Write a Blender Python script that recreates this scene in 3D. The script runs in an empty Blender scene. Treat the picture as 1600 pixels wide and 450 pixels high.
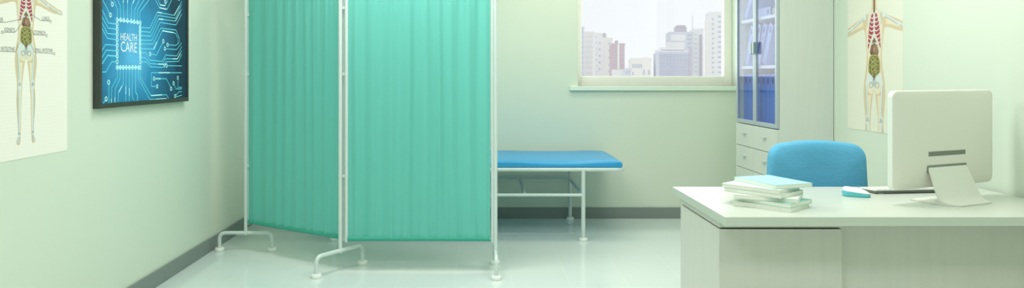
import bpy, bmesh, math, random
from mathutils import Vector, Matrix
random.seed(7)
PI = math.pi
C = bpy.context.scene.collection
F, VX, VY, H = 1120.0, 750.0, 118.0, 1.3      # focal length in px, vanishing point, eye height
D_BACK, XL, XR, CEIL = 6.53, -2.0, 2.46, 2.8
Y0 = -1.6

# ------------------------------------------------------------------ materials
def lin(c):
    return tuple(((v/255.0)/12.92 if v/255.0 <= 0.04045 else (((v/255.0)+0.055)/1.055)**2.4) for v in c)

def mat(name, rgb, rough=0.6, metal=0.0, noise=0.0, nscale=8.0, stretch=(1,1,1), bump=0.0, bscale=200.0, bstretch=(1,1,1), coat=0.0, spec=0.5):
    m = bpy.data.materials.new(name); m.use_nodes = True
    nt = m.node_tree; b = nt.nodes['Principled BSDF']
    col = lin(rgb)
    b.inputs['Base Color'].default_value = (*col, 1)
    b.inputs['Roughness'].default_value = rough
    b.inputs['Metallic'].default_value = metal
    b.inputs['Coat Weight'].default_value = coat
    b.inputs['Specular IOR Level'].default_value = spec
    tc = nt.nodes.new('ShaderNodeTexCoord')
    mp = nt.nodes.new('ShaderNodeMapping'); mp.inputs['Scale'].default_value = stretch
    nt.links.new(tc.outputs['Object'], mp.inputs['Vector'])
    nz = nt.nodes.new('ShaderNodeTexNoise'); nz.inputs['Scale'].default_value = nscale
    nz.inputs['Detail'].default_value = 4
    nt.links.new(mp.outputs['Vector'], nz.inputs['Vector'])
    mx = nt.nodes.new('ShaderNodeMix'); mx.data_type = 'RGBA'
    k1 = max(0, 1-noise); k2 = 1+noise
    mx.inputs['A'].default_value = (*[min(1, v*k1) for v in col], 1)
    mx.inputs['B'].default_value = (*[min(1, v*k2) for v in col], 1)
    nt.links.new(nz.outputs['Fac'], mx.inputs['Factor'])
    nt.links.new(mx.outputs['Result'], b.inputs['Base Color'])
    if bump > 0:
        mp2 = nt.nodes.new('ShaderNodeMapping'); mp2.inputs['Scale'].default_value = bstretch
        nt.links.new(tc.outputs['Object'], mp2.inputs['Vector'])
        n2 = nt.nodes.new('ShaderNodeTexNoise'); n2.inputs['Scale'].default_value = bscale; n2.inputs['Detail'].default_value = 3
        nt.links.new(mp2.outputs['Vector'], n2.inputs['Vector'])
        bp = nt.nodes.new('ShaderNodeBump'); bp.inputs['Strength'].default_value = bump; bp.inputs['Distance'].default_value = 0.004
        nt.links.new(n2.outputs['Fac'], bp.inputs['Height'])
        nt.links.new(bp.outputs['Normal'], b.inputs['Normal'])
    return m

def glass_mat(name, tint, rough=0.02, ior=1.45):
    m = bpy.data.materials.new(name); m.use_nodes = True
    nt = m.node_tree; nt.nodes.clear()
    out = nt.nodes.new('ShaderNodeOutputMaterial')
    tr = nt.nodes.new('ShaderNodeBsdfTransparent'); tr.inputs['Color'].default_value = (*tint, 1)
    gl = nt.nodes.new('ShaderNodeBsdfGlossy'); gl.inputs['Roughness'].default_value = rough
    fr = nt.nodes.new('ShaderNodeFresnel'); ge = nt.nodes.new('ShaderNodeNewGeometry')
    mr = nt.nodes.new('ShaderNodeMapRange'); mr.inputs['To Min'].default_value = ior; mr.inputs['To Max'].default_value = 1/ior
    nt.links.new(ge.outputs['Backfacing'], mr.inputs['Value']); nt.links.new(mr.outputs[0], fr.inputs['IOR'])
    mx = nt.nodes.new('ShaderNodeMixShader')
    nt.links.new(fr.outputs[0], mx.inputs[0]); nt.links.new(tr.outputs[0], mx.inputs[1]); nt.links.new(gl.outputs[0], mx.inputs[2])
    nt.links.new(mx.outputs[0], out.inputs[0])
    return m

def cloth_mat(name, rgb, trans):
    m = bpy.data.materials.new(name); m.use_nodes = True
    nt = m.node_tree; b = nt.nodes['Principled BSDF']; out = nt.nodes['Material Output']
    col = lin(rgb); b.inputs['Roughness'].default_value = 0.75
    b.inputs['Sheen Weight'].default_value = 0.15
    tc = nt.nodes.new('ShaderNodeTexCoord'); mp = nt.nodes.new('ShaderNodeMapping'); mp.inputs['Scale'].default_value = (14, 14, 0.5)
    nt.links.new(tc.outputs['Object'], mp.inputs['Vector'])
    nz = nt.nodes.new('ShaderNodeTexNoise'); nz.inputs['Scale'].default_value = 2.2; nz.inputs['Detail'].default_value = 5
    nt.links.new(mp.outputs['Vector'], nz.inputs['Vector'])
    mx = nt.nodes.new('ShaderNodeMix'); mx.data_type = 'RGBA'
    mx.inputs['A'].default_value = (*[v*0.97 for v in col], 1); mx.inputs['B'].default_value = (*[min(1, v*1.02) for v in col], 1)
    nt.links.new(nz.outputs['Fac'], mx.inputs['Factor']); nt.links.new(mx.outputs['Result'], b.inputs['Base Color'])
    tl = nt.nodes.new('ShaderNodeBsdfTranslucent'); nt.links.new(mx.outputs['Result'], tl.inputs['Color'])
    ms = nt.nodes.new('ShaderNodeMixShader'); ms.inputs[0].default_value = trans
    nt.links.new(b.outputs[0], ms.inputs[1]); nt.links.new(tl.outputs[0], ms.inputs[2]); nt.links.new(ms.outputs[0], out.inputs[0])
    return m

def floor_mat():
    m = bpy.data.materials.new('glossy_floor_tiles'); m.use_nodes = True
    nt = m.node_tree; b = nt.nodes['Principled BSDF']
    tc = nt.nodes.new('ShaderNodeTexCoord')
    mp = nt.nodes.new('ShaderNodeMapping'); mp.inputs['Location'].default_value = (-0.20, -0.07, 0)
    nt.links.new(tc.outputs['Object'], mp.inputs['Vector'])
    br = nt.nodes.new('ShaderNodeTexBrick'); br.offset = 0.0; br.inputs['Scale'].default_value = 1.0
    br.inputs['Brick Width'].default_value = 0.36; br.inputs['Row Height'].default_value = 0.36
    br.inputs['Mortar Size'].default_value = 0.0035; br.inputs['Mortar Smooth'].default_value = 0.6
    br.inputs['Color1'].default_value = (*lin((214,226,222)), 1); br.inputs['Color2'].default_value = (*lin((216,228,224)), 1)
    br.inputs['Mortar'].default_value = (*lin((221,232,228)), 1)
    nt.links.new(mp.outputs['Vector'], br.inputs['Vector']); nt.links.new(br.outputs['Color'], b.inputs['Base Color'])
    b.inputs['Roughness'].default_value = 0.13; b.inputs['Specular IOR Level'].default_value = 0.6
    return m

def poster_mat(name, rgb, line):
    m = bpy.data.materials.new(name); m.use_nodes = True
    nt = m.node_tree; b = nt.nodes['Principled BSDF']; b.inputs['Roughness'].default_value = 0.5
    tc = nt.nodes.new('ShaderNodeTexCoord'); mp = nt.nodes.new('ShaderNodeMapping')
    mp.inputs['Rotation'].default_value = (0, 0, 0)
    sx = nt.nodes.new('ShaderNodeSeparateXYZ'); cb = nt.nodes.new('ShaderNodeCombineXYZ')
    nt.links.new(tc.outputs['Object'], sx.inputs[0]); nt.links.new(sx.outputs['Y'], cb.inputs['X']); nt.links.new(sx.outputs['Z'], cb.inputs['Y'])
    br = nt.nodes.new('ShaderNodeTexBrick'); br.offset = 0.0
    br.inputs['Brick Width'].default_value = 0.0155; br.inputs['Row Height'].default_value = 0.0155; br.inputs['Mortar Size'].default_value = 0.0008
    br.inputs['Color1'].default_value = (*lin(rgb), 1); br.inputs['Color2'].default_value = (*lin(rgb), 1)
    br.inputs['Mortar'].default_value = (*lin(line), 1); br.inputs['Scale'].default_value = 1.0
    nt.links.new(cb.outputs[0], br.inputs['Vector']); nt.links.new(br.outputs['Color'], b.inputs['Base Color'])
    return m

def picture_mat():
    m = bpy.data.materials.new('blue_circuit_print'); m.use_nodes = True
    nt = m.node_tree; b = nt.nodes['Principled BSDF']; b.inputs['Roughness'].default_value = 0.55
    tc = nt.nodes.new('ShaderNodeTexCoord'); mp = nt.nodes.new('ShaderNodeMapping')
    mp.inputs['Scale'].default_value = (0, 1, 1); 
    nt.links.new(tc.outputs['Object'], mp.inputs['Vector'])
    sub = nt.nodes.new('ShaderNodeVectorMath'); sub.operation = 'DISTANCE'; sub.inputs[1].default_value = (0, 4.06-4.22, 0.30)
    nt.links.new(mp.outputs['Vector'], sub.inputs[0])
    nz = nt.nodes.new('ShaderNodeTexNoise'); nz.inputs['Scale'].default_value = 5
    nt.links.new(tc.outputs['Object'], nz.inputs['Vector'])
    add = nt.nodes.new('ShaderNodeMath'); add.operation = 'MULTIPLY_ADD'; add.inputs[1].default_value = 0.25
    nt.links.new(nz.outputs['Fac'], add.inputs[0]); nt.links.new(sub.outputs['Value'], add.inputs[2])
    cr = nt.nodes.new('ShaderNodeValToRGB')
    e = cr.color_ramp.elements; e[0].position = 0.15; e[0].color = (*lin((92,180,228)), 1)
    e[1].position = 0.75; e[1].color = (*lin((8,50,75)), 1)
    x = cr.color_ramp.elements.new(0.38); x.color = (*lin((44,136,184)), 1)
    nt.links.new(add.outputs[0], cr.inputs[0]); nt.links.new(cr.outputs[0], b.inputs['Base Color'])
    return m

M = dict(
    wall=mat('pale_green_wall_paint', (214,224,208), 0.55, noise=0.012, nscale=1.5),
    ceiling=mat('ceiling_paint', (228,234,224), 0.8),
    base=mat('grey_baseboard', (128,138,133), 0.45, noise=0.03),
    floor=floor_mat(),
    white=mat('white_window_frame', (253,253,244), 0.35),
    sill=mat('pale_sill', (222,236,222), 0.35),
    tube=mat('white_enamel_tube', (205,218,214), 0.25, spec=0.5),
    foot=mat('white_rubber', (238,242,236), 0.5),
    teal=cloth_mat('teal_curtain_cloth', (114,206,194), 0.36),
    hem=cloth_mat('teal_hem_cloth', (60,172,150), 0.15),
    vinyl=mat('blue_vinyl', (46,156,212), 0.32, noise=0.03, bump=0.15, bscale=9),
    desk=mat('whitewashed_wood', (216,216,207), 0.42, noise=0.05, nscale=5, stretch=(6,6,0.6)),
    desktop=mat('whitewashed_wood_top', (205,212,201), 0.30, noise=0.035, nscale=4, stretch=(0.8,5,5)),
    cabinet=mat('whitewashed_cabinet_wood', (206,213,204), 0.45, noise=0.04, nscale=5, stretch=(7,7,0.5)),
    cabin=mat('cabinet_inside', (192,197,206), 0.6),
    shelf=mat('white_shelf', (236,240,240), 0.5),
    dark=mat('painted_gap_shade', (70,74,70), 0.8),  # shade of narrow gaps, put into a dark colour
    alu=mat('aluminium_frame', (178,190,196), 0.35, metal=0.25),
    handle=mat('brushed_handle', (206,214,210), 0.3, metal=0.35),
    bhandle=mat('door_handle_metal', (150,168,172), 0.35, metal=0.4),
    binder=mat('blue_binder_card', (74,122,216), 0.5, noise=0.04),
    binderlt=mat('pale_blue_binder_card', (168,184,232), 0.5, noise=0.03),
    hole=mat('binder_ring_dark', (28,48,120), 0.5),
    holelt=mat('binder_ring_mid', (96,112,166), 0.5),
    paper=mat('paper', (238,240,232), 0.8, noise=0.02, nscale=300, stretch=(0.1,0.1,8)),
    fabric=mat('blue_chair_fabric', (96,178,216), 0.85, noise=0.05, nscale=60, bump=0.45, bscale=90, bstretch=(0.6,1,2.2)),
    chairmetal=mat('chair_base_metal', (150,155,155), 0.3, metal=0.8),
    plasticdk=mat('dark_plastic', (55,58,60), 0.5),
    mon=mat('monitor_casing', (232,230,222), 0.38),
    monstand=mat('monitor_stand', (232,233,225), 0.35),
    monside=mat('monitor_white_edge', (236,242,236), 0.3),
    vent=mat('vent_grille', (132,138,128), 0.5),
    screen=mat('screen_glass', (20,22,24), 0.08),
    kbd=mat('keyboard_body', (226,230,226), 0.35),
    kbdedge=mat('keyboard_edge', (112,116,108), 0.4),
    key=mat('white_key', (240,243,238), 0.5),
    mousew=mat('mouse_white', (250,252,251), 0.2),
    mousec=mat('mouse_cyan', (98,200,212), 0.3),
    cwhite=mat('book_cover_white', (234,242,234), 0.45),
    ccyan=mat('book_cover_cyan', (176,230,235), 0.4),
    cteal=mat('book_cover_teal', (150,206,190), 0.4),
    cgrey=mat('book_cover_grey', (196,208,200), 0.45),
    frame=mat('dark_picture_frame', (58,62,58), 0.45),
    pic=picture_mat(),
    trace=mat('circuit_cyan', (110,225,245), 0.5),
    traceb=mat('circuit_bright', (190,250,255), 0.5),
    ptext=mat('picture_text_white', (235,248,252), 0.5),
    poster=poster_mat('poster_paper', (246,241,232), (240,235,225)),
    posterlt=poster_mat('poster_paper_right', (230,230,214), (222,223,206)),
    ink=mat('poster_ink', (62,62,62), 0.6),
    skin=mat('print_skin', (216,198,164), 0.6, noise=0.03, nscale=20),
    skin2=mat('print_skin_edge', (232,221,194), 0.6),
    bone=mat('print_bone', (218,226,224), 0.6, noise=0.05, nscale=80),
    boned=mat('print_bone_shadow', (176,186,186), 0.6),
    red=mat('print_red', (178,60,70), 0.6, noise=0.1, nscale=60),
    brown=mat('print_brown', (130,98,74), 0.6, noise=0.2, nscale=50),
    pink2=mat('print_stomach', (158,124,94), 0.6, noise=0.1, nscale=50),
    pink=mat('print_pink', (212,150,140), 0.6),
    olive=mat('print_olive', (142,138,78), 0.6, noise=0.1, nscale=60),
    olived=mat('print_olive_dark', (88,86,44), 0.6),
    olivel=mat('print_olive_light', (178,172,104), 0.6),
    darkred=mat('print_dark_red', (96,44,40), 0.6),
    glass=glass_mat('window_glass', (0.985, 0.99, 0.99)),
    cglass=glass_mat('cabinet_glass', (0.88, 0.90, 0.96), 0.03, 1.3),
    bwhite=mat('hazed_building_white', (250,250,249), 0.9), bcream=mat('hazed_building_cream', (252,250,244), 0.9),  # distance haze is mixed into these pale building and window colours
    blilac=mat('hazed_building_lilac', (232,234,241), 0.9), bred=mat('hazed_building_red', (222,204,210), 0.9),
    bgrey=mat('hazed_building_grey', (222,225,236), 0.9), bdark=mat('hazed_building_dome', (214,210,218), 0.9),
    bwin=mat('hazed_window', (212,215,226), 0.6), bwin2=mat('hazed_window_light', (234,236,242), 0.6),
    bground=mat('far_ground', (225,226,224), 0.9),
)

# ------------------------------------------------------------------ mesh helpers
def obj(name, bm, m, parent=None, loc=None, smooth=False, bevel=0, bseg=2):
    me = bpy.data.meshes.new(name)
    bmesh.ops.recalc_face_normals(bm, faces=bm.faces)
    bm.to_mesh(me); bm.free()
    for mm in (m if isinstance(m, (list, tuple)) else [m]): me.materials.append(mm)
    if smooth:
        for p in me.polygons: p.use_smooth = True
        me.set_sharp_from_angle(angle=math.radians(42))
    o = bpy.data.objects.new(name, me); C.objects.link(o)
    if parent is not None: o.parent = parent
    if loc is not None: o.location = loc
    if bevel:
        b = o.modifiers.new('bevel', 'BEVEL'); b.width = bevel; b.segments = bseg; b.limit_method = 'ANGLE'; b.harden_normals = False
    return o

def thing(name, label, cat, loc=(0,0,0), rz=0, group=None):
    o = bpy.data.objects.new(name, None); C.objects.link(o); o.empty_display_size = 0.1
    o.location = loc; o.rotation_euler = (0, 0, rz)
    o['label'] = label; o['category'] = cat
    if group: o['group'] = group
    return o

def struct(name, bm, m, parent=None, **k):
    o = obj(name, bm, m, parent, **k)
    if parent is None: o['kind'] = 'structure'
    return o

def box(bm, x0, x1, y0, y1, z0, z1, mi=0):
    vs = [bm.verts.new(p) for p in [(x0,y0,z0),(x1,y0,z0),(x1,y1,z0),(x0,y1,z0),(x0,y0,z1),(x1,y0,z1),(x1,y1,z1),(x0,y1,z1)]]
    for f in [(3,2,1,0),(4,5,6,7),(0,1,5,4),(1,2,6,5),(2,3,7,6),(3,0,4,7)]:
        fc = bm.faces.new([vs[i] for i in f]); fc.material_index = mi
    return vs

def bbox(*a, **k):
    bm = bmesh.new(); box(bm, *a, **k); return bm

def fillet(pts, r, n=6):
    pts = [Vector(p) for p in pts]; out = [pts[0]]
    for i in range(1, len(pts)-1):
        a, b, c = pts[i-1], pts[i], pts[i+1]
        d1 = (a-b); d2 = (c-b); rr = min(r, d1.length*0.49, d2.length*0.49)
        p0 = b + d1.normalized()*rr; p2 = b + d2.normalized()*rr
        for k in range(n+1):
            t = k/n; out.append(p0*(1-t)**2 + b*2*t*(1-t) + p2*t*t)
    out.append(pts[-1]); return out

def tube(bm, pts, r, seg=16, closed=False, mi=0):
    pts = [Vector(p) for p in pts]; n = len(pts); rings = []
    up = None
    for i, p in enumerate(pts):
        if closed: t = (pts[(i+1) % n]-pts[i-1]).normalized()
        else: t = (pts[min(i+1, n-1)]-pts[max(i-1, 0)]).normalized()
        if up is None:
            up = Vector((0,0,1)) if abs(t.z) < 0.9 else Vector((1,0,0))
        up = (up - t*up.dot(t)).normalized(); sd = t.cross(up)
        rings.append([bm.verts.new(p + (up*math.cos(a)+sd*math.sin(a))*r) for a in [2*PI*k/seg for k in range(seg)]])
    m_ = n if closed else n-1
    for i in range(m_):
        A, B = rings[i], rings[(i+1) % n]
        for k in range(seg):
            f = bm.faces.new([A[k], A[(k+1) % seg], B[(k+1) % seg], B[k]]); f.material_index = mi
    if not closed:
        bm.faces.new(rings[0]); bm.faces.new(rings[-1])

def lathe(bm, prof, cx=0, cy=0, seg=24):
    rings = []
    for r, z in prof:
        rings.append([bm.verts.new((cx+r*math.cos(2*PI*k/seg), cy+r*math.sin(2*PI*k/seg), z)) for k in range(seg)])
    for A, B in zip(rings, rings[1:]):
        for k in range(seg): bm.faces.new([A[k], A[(k+1) % seg], B[(k+1) % seg], B[k]])
    bm.faces.new(rings[0]); bm.faces.new(rings[-1])

def rrect(w, h, r, n=8, cx=0, cy=0):
    pts = []
    for sx, sy, a0 in ((1,1,0),(-1,1,90),(-1,-1,180),(1,-1,270)):
        for k in range(n+1):
            a = math.radians(a0+90*k/n)
            pts.append((cx+sx*(w/2-r)+r*math.cos(a), cy+sy*(h/2-r)+r*math.sin(a)))
    return pts

def loft(bm, rings, cap=True):
    R = [[bm.verts.new(p) for p in ring] for ring in rings]; n = len(R[0])
    for A, B in zip(R, R[1:]):
        for k in range(n): bm.faces.new([A[k], A[(k+1) % n], B[(k+1) % n], B[k]])
    if cap: bm.faces.new(R[0]); bm.faces.new(R[-1])

def foot_disc(name, parent, x, y, r=0.034, h=0.026):
    bm = bmesh.new(); lathe(bm, [(r*0.9, 0), (r, 0.004), (r, h*0.7), (r*0.86, h), (r*0.55, h)], x, y)
    return obj(name, bm, M['foot'], parent, smooth=True)

# ------------------------------------------------------------------ room shell
T = 0.25
struct('floor', bbox(XL-T, XR+T, Y0, D_BACK+T, -0.1, 0), M['floor'])
struct('ceiling', bbox(XL-T, XR+T, Y0, D_BACK+T, CEIL, CEIL+0.1), M['ceiling'])
struct('wall_left', bbox(XL-T, XL, Y0, D_BACK+T, 0, CEIL), M['wall'])
struct('wall_right', bbox(XR, XR+T, Y0, D_BACK+T, 0, CEIL), M['wall'])
struct('wall_front', bbox(XL, XR, Y0-T, Y0, 0, CEIL), M['wall'])
WX0, WX1, WZ0, WZ1 = 0.89, 2.335, 1.205, 2.25
bm = bmesh.new()
box(bm, XL, WX0, D_BACK, D_BACK+T, 0, CEIL); box(bm, WX1, XR, D_BACK, D_BACK+T, 0, CEIL)
box(bm, WX0, WX1, D_BACK, D_BACK+T, 0, WZ0); box(bm, WX0, WX1, D_BACK, D_BACK+T, WZ1, CEIL)
struct('wall_back', bm, M['wall'])
BH = 0.10
struct('baseboard_left', bbox(XL, XL+0.014, Y0, D_BACK, 0, BH), M['base'], bevel=0.003)
struct('baseboard_back', bbox(XL+0.014, XR-0.014, D_BACK-0.014, D_BACK, 0, BH), M['base'], bevel=0.003)
struct('baseboard_right', bbox(XR-0.014, XR, Y0, D_BACK, 0, BH), M['base'], bevel=0.003)

win = bpy.data.objects.new('window_1', None); C.objects.link(win); win['kind'] = 'structure'
win.location = (WX0, D_BACK+0.12, WZ0)
bm = bmesh.new(); w, h = WX1-WX0, WZ1-WZ0
a, b_, c = 0.052, 0.072, 0.088
box(bm, 0, a, 0, 0.06, 0, h); box(bm, w-b_, w, 0, 0.06, 0, h); box(bm, a, w-b_, 0, 0.06, 0, c); box(bm, a, w-b_, 0, 0.06, h-0.07, h)
obj('window_frame', bm, M['white'], win, bevel=0.004)
obj('glass_pane', bbox(a-0.005, w-b_+0.005, 0.028, 0.034, c-0.005, h-0.065), M['glass'], win)
obj('window_sill', bbox(-0.075, w+0.07, -0.12-0.035, 0.0, -0.042, 0.0), M['sill'], win, bevel=0.005)

# ------------------------------------------------------------------ city outside
GZ = -30.0
struct('ground', bbox(-400, 700, 60, 900, GZ-0.5, GZ), M['bground'])
city = 'buildings seen through the window'
def building(name, label, d, x0, x1, ytop, m, wins=(), depth=5, win_m='bwin', extras=()):
    k = d/F
    X0, X1, ZT = (x0-VX)*k, (x1-VX)*k, H+(VY-ytop)*k
    t = thing(name, label, 'building', (X0, d, GZ), 0, city)
    W = X1-X0
    bm = bmesh.new(); box(bm, 0, W, 0, depth, 0, ZT-GZ)
    box(bm, -0.15, W+0.15, -0.15, 0.35, ZT-GZ-0.5, ZT-GZ+0.35)
    obj('wall', bm, m, t)
    proto = None
    for (px, py, pw, ph) in wins:
        u = (px-VX)*k-X0; v = H+(VY-py)*k-GZ
        bm = bmesh.new(); box(bm, u-pw*k/2, u+pw*k/2, -0.12, 0.1, v-ph*k/2, v+ph*k/2)
        obj('window', bm, M[win_m], t)
    for (nm, ex0, ex1, ey0, ey1, em) in extras:
        bm = bmesh.new()
        zb = H+(VY-ey1)*k-GZ; zt = H+(VY-ey0)*k-GZ
        box(bm, (ex0-VX)*k-X0, (ex1-VX)*k-X0, -0.3 if zb < ZT-GZ-1 else 1.0, (1.3 if nm == 'mast' else 4) if zb >= ZT-GZ-1 else 0.05, zb, zt)
        obj(nm, bm, M[em], t)
    return t
def grid(x0, x1, nx, y0, y1, ny, w, h):
    return [(x0+(x1-x0)*i/max(1, nx-1), y0+(y1-y0)*j/max(1, ny-1), w, h) for i in range(nx) for j in range(ny)]
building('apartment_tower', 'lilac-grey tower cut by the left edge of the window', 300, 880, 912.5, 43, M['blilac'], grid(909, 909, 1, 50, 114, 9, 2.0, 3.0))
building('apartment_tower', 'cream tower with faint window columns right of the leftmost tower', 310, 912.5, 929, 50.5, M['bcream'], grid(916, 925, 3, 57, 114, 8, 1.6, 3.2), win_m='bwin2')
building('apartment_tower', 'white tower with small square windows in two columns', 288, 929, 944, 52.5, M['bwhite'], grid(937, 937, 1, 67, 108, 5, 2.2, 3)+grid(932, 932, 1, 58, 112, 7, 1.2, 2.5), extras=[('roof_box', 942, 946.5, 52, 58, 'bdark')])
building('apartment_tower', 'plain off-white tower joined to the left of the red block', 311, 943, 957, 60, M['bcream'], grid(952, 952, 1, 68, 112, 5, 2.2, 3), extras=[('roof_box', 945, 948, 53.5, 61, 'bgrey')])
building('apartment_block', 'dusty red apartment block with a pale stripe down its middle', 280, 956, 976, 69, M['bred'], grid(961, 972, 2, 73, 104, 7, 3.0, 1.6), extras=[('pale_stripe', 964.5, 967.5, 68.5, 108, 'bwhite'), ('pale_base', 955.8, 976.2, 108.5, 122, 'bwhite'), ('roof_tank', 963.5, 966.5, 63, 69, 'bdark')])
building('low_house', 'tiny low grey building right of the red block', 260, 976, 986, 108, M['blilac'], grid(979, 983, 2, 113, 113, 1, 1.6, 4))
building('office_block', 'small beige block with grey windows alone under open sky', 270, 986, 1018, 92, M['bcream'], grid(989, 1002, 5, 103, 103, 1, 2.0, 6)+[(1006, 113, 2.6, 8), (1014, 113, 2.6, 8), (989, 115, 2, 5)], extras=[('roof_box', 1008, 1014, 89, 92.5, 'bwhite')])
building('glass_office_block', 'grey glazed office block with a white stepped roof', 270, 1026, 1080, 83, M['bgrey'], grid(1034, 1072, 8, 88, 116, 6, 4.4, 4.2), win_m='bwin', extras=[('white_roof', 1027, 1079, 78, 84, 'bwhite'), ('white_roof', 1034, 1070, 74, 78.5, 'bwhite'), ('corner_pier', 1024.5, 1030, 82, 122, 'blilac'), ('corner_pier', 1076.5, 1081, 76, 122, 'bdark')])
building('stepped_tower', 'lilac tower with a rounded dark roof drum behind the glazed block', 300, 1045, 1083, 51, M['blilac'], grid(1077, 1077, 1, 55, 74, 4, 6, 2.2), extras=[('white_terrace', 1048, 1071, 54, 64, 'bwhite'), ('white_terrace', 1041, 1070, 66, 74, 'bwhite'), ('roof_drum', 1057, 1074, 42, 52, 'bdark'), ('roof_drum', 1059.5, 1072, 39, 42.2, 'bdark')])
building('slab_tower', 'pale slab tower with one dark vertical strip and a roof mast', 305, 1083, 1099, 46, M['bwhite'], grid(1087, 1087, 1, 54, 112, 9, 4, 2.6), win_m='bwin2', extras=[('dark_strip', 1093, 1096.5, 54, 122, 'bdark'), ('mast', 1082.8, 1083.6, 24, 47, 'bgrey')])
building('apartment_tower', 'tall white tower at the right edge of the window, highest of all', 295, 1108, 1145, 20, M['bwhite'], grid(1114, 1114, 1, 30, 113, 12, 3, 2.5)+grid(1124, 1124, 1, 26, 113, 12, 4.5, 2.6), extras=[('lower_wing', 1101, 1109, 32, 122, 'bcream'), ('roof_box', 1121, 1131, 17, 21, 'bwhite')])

# ------------------------------------------------------------------ poster figure (flat printed layers on a real sheet)
def clip_poly(poly, u0, u1, v0, v1):
    def cut(P, f, inter):
        out = []
        for i in range(len(P)):
            a, b = P[i-1], P[i]
            fa, fb = f(a), f(b)
            if fa >= 0:
                if fb >= 0: out.append(b)
                else: out.append(inter(a, b, fa/(fa-fb)))
            elif fb >= 0:
                out.append(inter(a, b, fa/(fa-fb))); out.append(b)
        return out
    it = lambda a, b, t: (a[0]+(b[0]-a[0])*t, a[1]+(b[1]-a[1])*t)
    for f in (lambda p: p[0]-u0, lambda p: u1-p[0], lambda p: p[1]-v0, lambda p: v1-p[1]):
        if len(poly) < 3: return []
        poly = cut(poly, f, it)
    return poly

def smooth_pts(P, n=4, closed=False):
    out = []; m = len(P)
    for i in range(m if closed else m-1):
        if closed: a, b, c, d = P[i-1], P[i], P[(i+1) % m], P[(i+2) % m]
        else: a, b, c, d = P[max(i-1, 0)], P[i], P[i+1], P[min(i+2, m-1)]
        for k in range(n):
            t = k/n
            out.append(tuple(.5*((2*b[q])+(-a[q]+c[q])*t+(2*a[q]-5*b[q]+4*c[q]-d[q])*t*t+(-a[q]+3*b[q]-3*c[q]+d[q])*t**3) for q in (0, 1)))
    if not closed: out.append(P[-1])
    return out

class Print:
    """collects flat printed shapes in (u, v) on a wall sheet; every shape lies a few microns above the one before it"""
    def __init__(s, place, lim=None, base=0.0004): s.place = place; s.ops = []; s.lim = lim; s.base = base; s.mats = []
    def mi(s, m):
        if m not in s.mats: s.mats.append(m)
        return s.mats.index(m)
    def add(s, polys, m, layer):
        P2 = []
        for pts in polys:
            if s.lim: pts = clip_poly(list(pts), *s.lim)
            q = []
            for p in pts:
                if not q or (abs(p[0]-q[-1][0])+abs(p[1]-q[-1][1])) > 1e-6: q.append(p)
            if len(q) > 2 and abs(q[0][0]-q[-1][0])+abs(q[0][1]-q[-1][1]) < 1e-6: q.pop()
            if len(q) >= 3: P2.append(q)
        if P2: s.ops.append((layer, len(s.ops), P2, m))
    def poly(s, pts, m, layer): s.add([pts], m, layer)
    def ell(s, cu, cv, ru, rv, m, layer, rot=0, n=24):
        P = []
        for k in range(n):
            a = 2*PI*k/n; x, y = ru*math.cos(a), rv*math.sin(a)
            P.append((cu+x*math.cos(rot)-y*math.sin(rot), cv+x*math.sin(rot)+y*math.cos(rot)))
        s.poly(P, m, layer)
    def line(s, pts, w, m, layer, w2=None):
        n = len(pts); L, Rr = [], []
        for i, p in enumerate(pts):
            a, b = pts[max(i-1, 0)], pts[min(i+1, n-1)]
            def nrm(p, q):
                dx, dy = q[0]-p[0], q[1]-p[1]; l = math.hypot(dx, dy) or 1; return (-dy/l, dx/l)
            n1 = nrm(a, p) if i > 0 else nrm(p, b); n2 = nrm(p, b) if i < n-1 else n1
            mx, my = n1[0]+n2[0], n1[1]+n2[1]; l = math.hypot(mx, my) or 1; mx, my = mx/l, my/l
            c = max(.45, mx*n1[0]+my*n1[1]); ww = (w+((w2 or w)-w)*i/max(1, n-1))/2/c
            L.append((p[0]+mx*ww, p[1]+my*ww)); Rr.append((p[0]-mx*ww, p[1]-my*ww))
        s.add([[L[i], Rr[i], Rr[i+1], L[i+1]] for i in range(n-1)], m, layer)
    def ring(s, cu, cv, r, w, m, layer, n=16):
        s.add([[(cu+rr*math.cos(a), cv+rr*math.sin(a)) for rr, a in ((r-w, 2*PI*k/n), (r+w, 2*PI*k/n), (r+w, 2*PI*(k+1)/n), (r-w, 2*PI*(k+1)/n))] for k in range(n)], m, layer)
    def text(s, body, u, v, w, h, m, layer, shear=0.0):
        cu = bpy.data.curves.new('lettering', 'FONT'); cu.body = body; cu.resolution_u = 3
        o = bpy.data.objects.new('lettering', cu); C.objects.link(o)
        bpy.context.view_layer.update()
        me = bpy.data.meshes.new_from_object(o.evaluated_get(bpy.context.evaluated_depsgraph_get()))
        xs = [p.co.x for p in me.vertices]; ys = [p.co.y for p in me.vertices]
        x0, x1, y0, y1 = min(xs), max(xs), min(ys), max(ys)
        V = [(u+(p.co.x-x0)/(x1-x0)*w, v+(p.co.y-y0)/(y1-y0)*h+shear*(p.co.x-x0)/(x1-x0)*w) for p in me.vertices]
        s.add([[V[i] for i in p.vertices] for p in me.polygons], m, layer)
        bpy.data.objects.remove(o); bpy.data.curves.remove(cu); bpy.data.meshes.remove(me)
    def build(s, name, parent):
        bm = bmesh.new()
        for k, (layer, q, polys, m) in enumerate(sorted(s.ops, key=lambda t_: (t_[0], t_[1]))):
            for P in polys:
                f = bm.faces.new([bm.verts.new(s.place(u, v, s.base+5e-6*k)) for u, v in P]); f.material_index = s.mi(m)
        return obj(name, bm, s.mats, parent)

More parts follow.
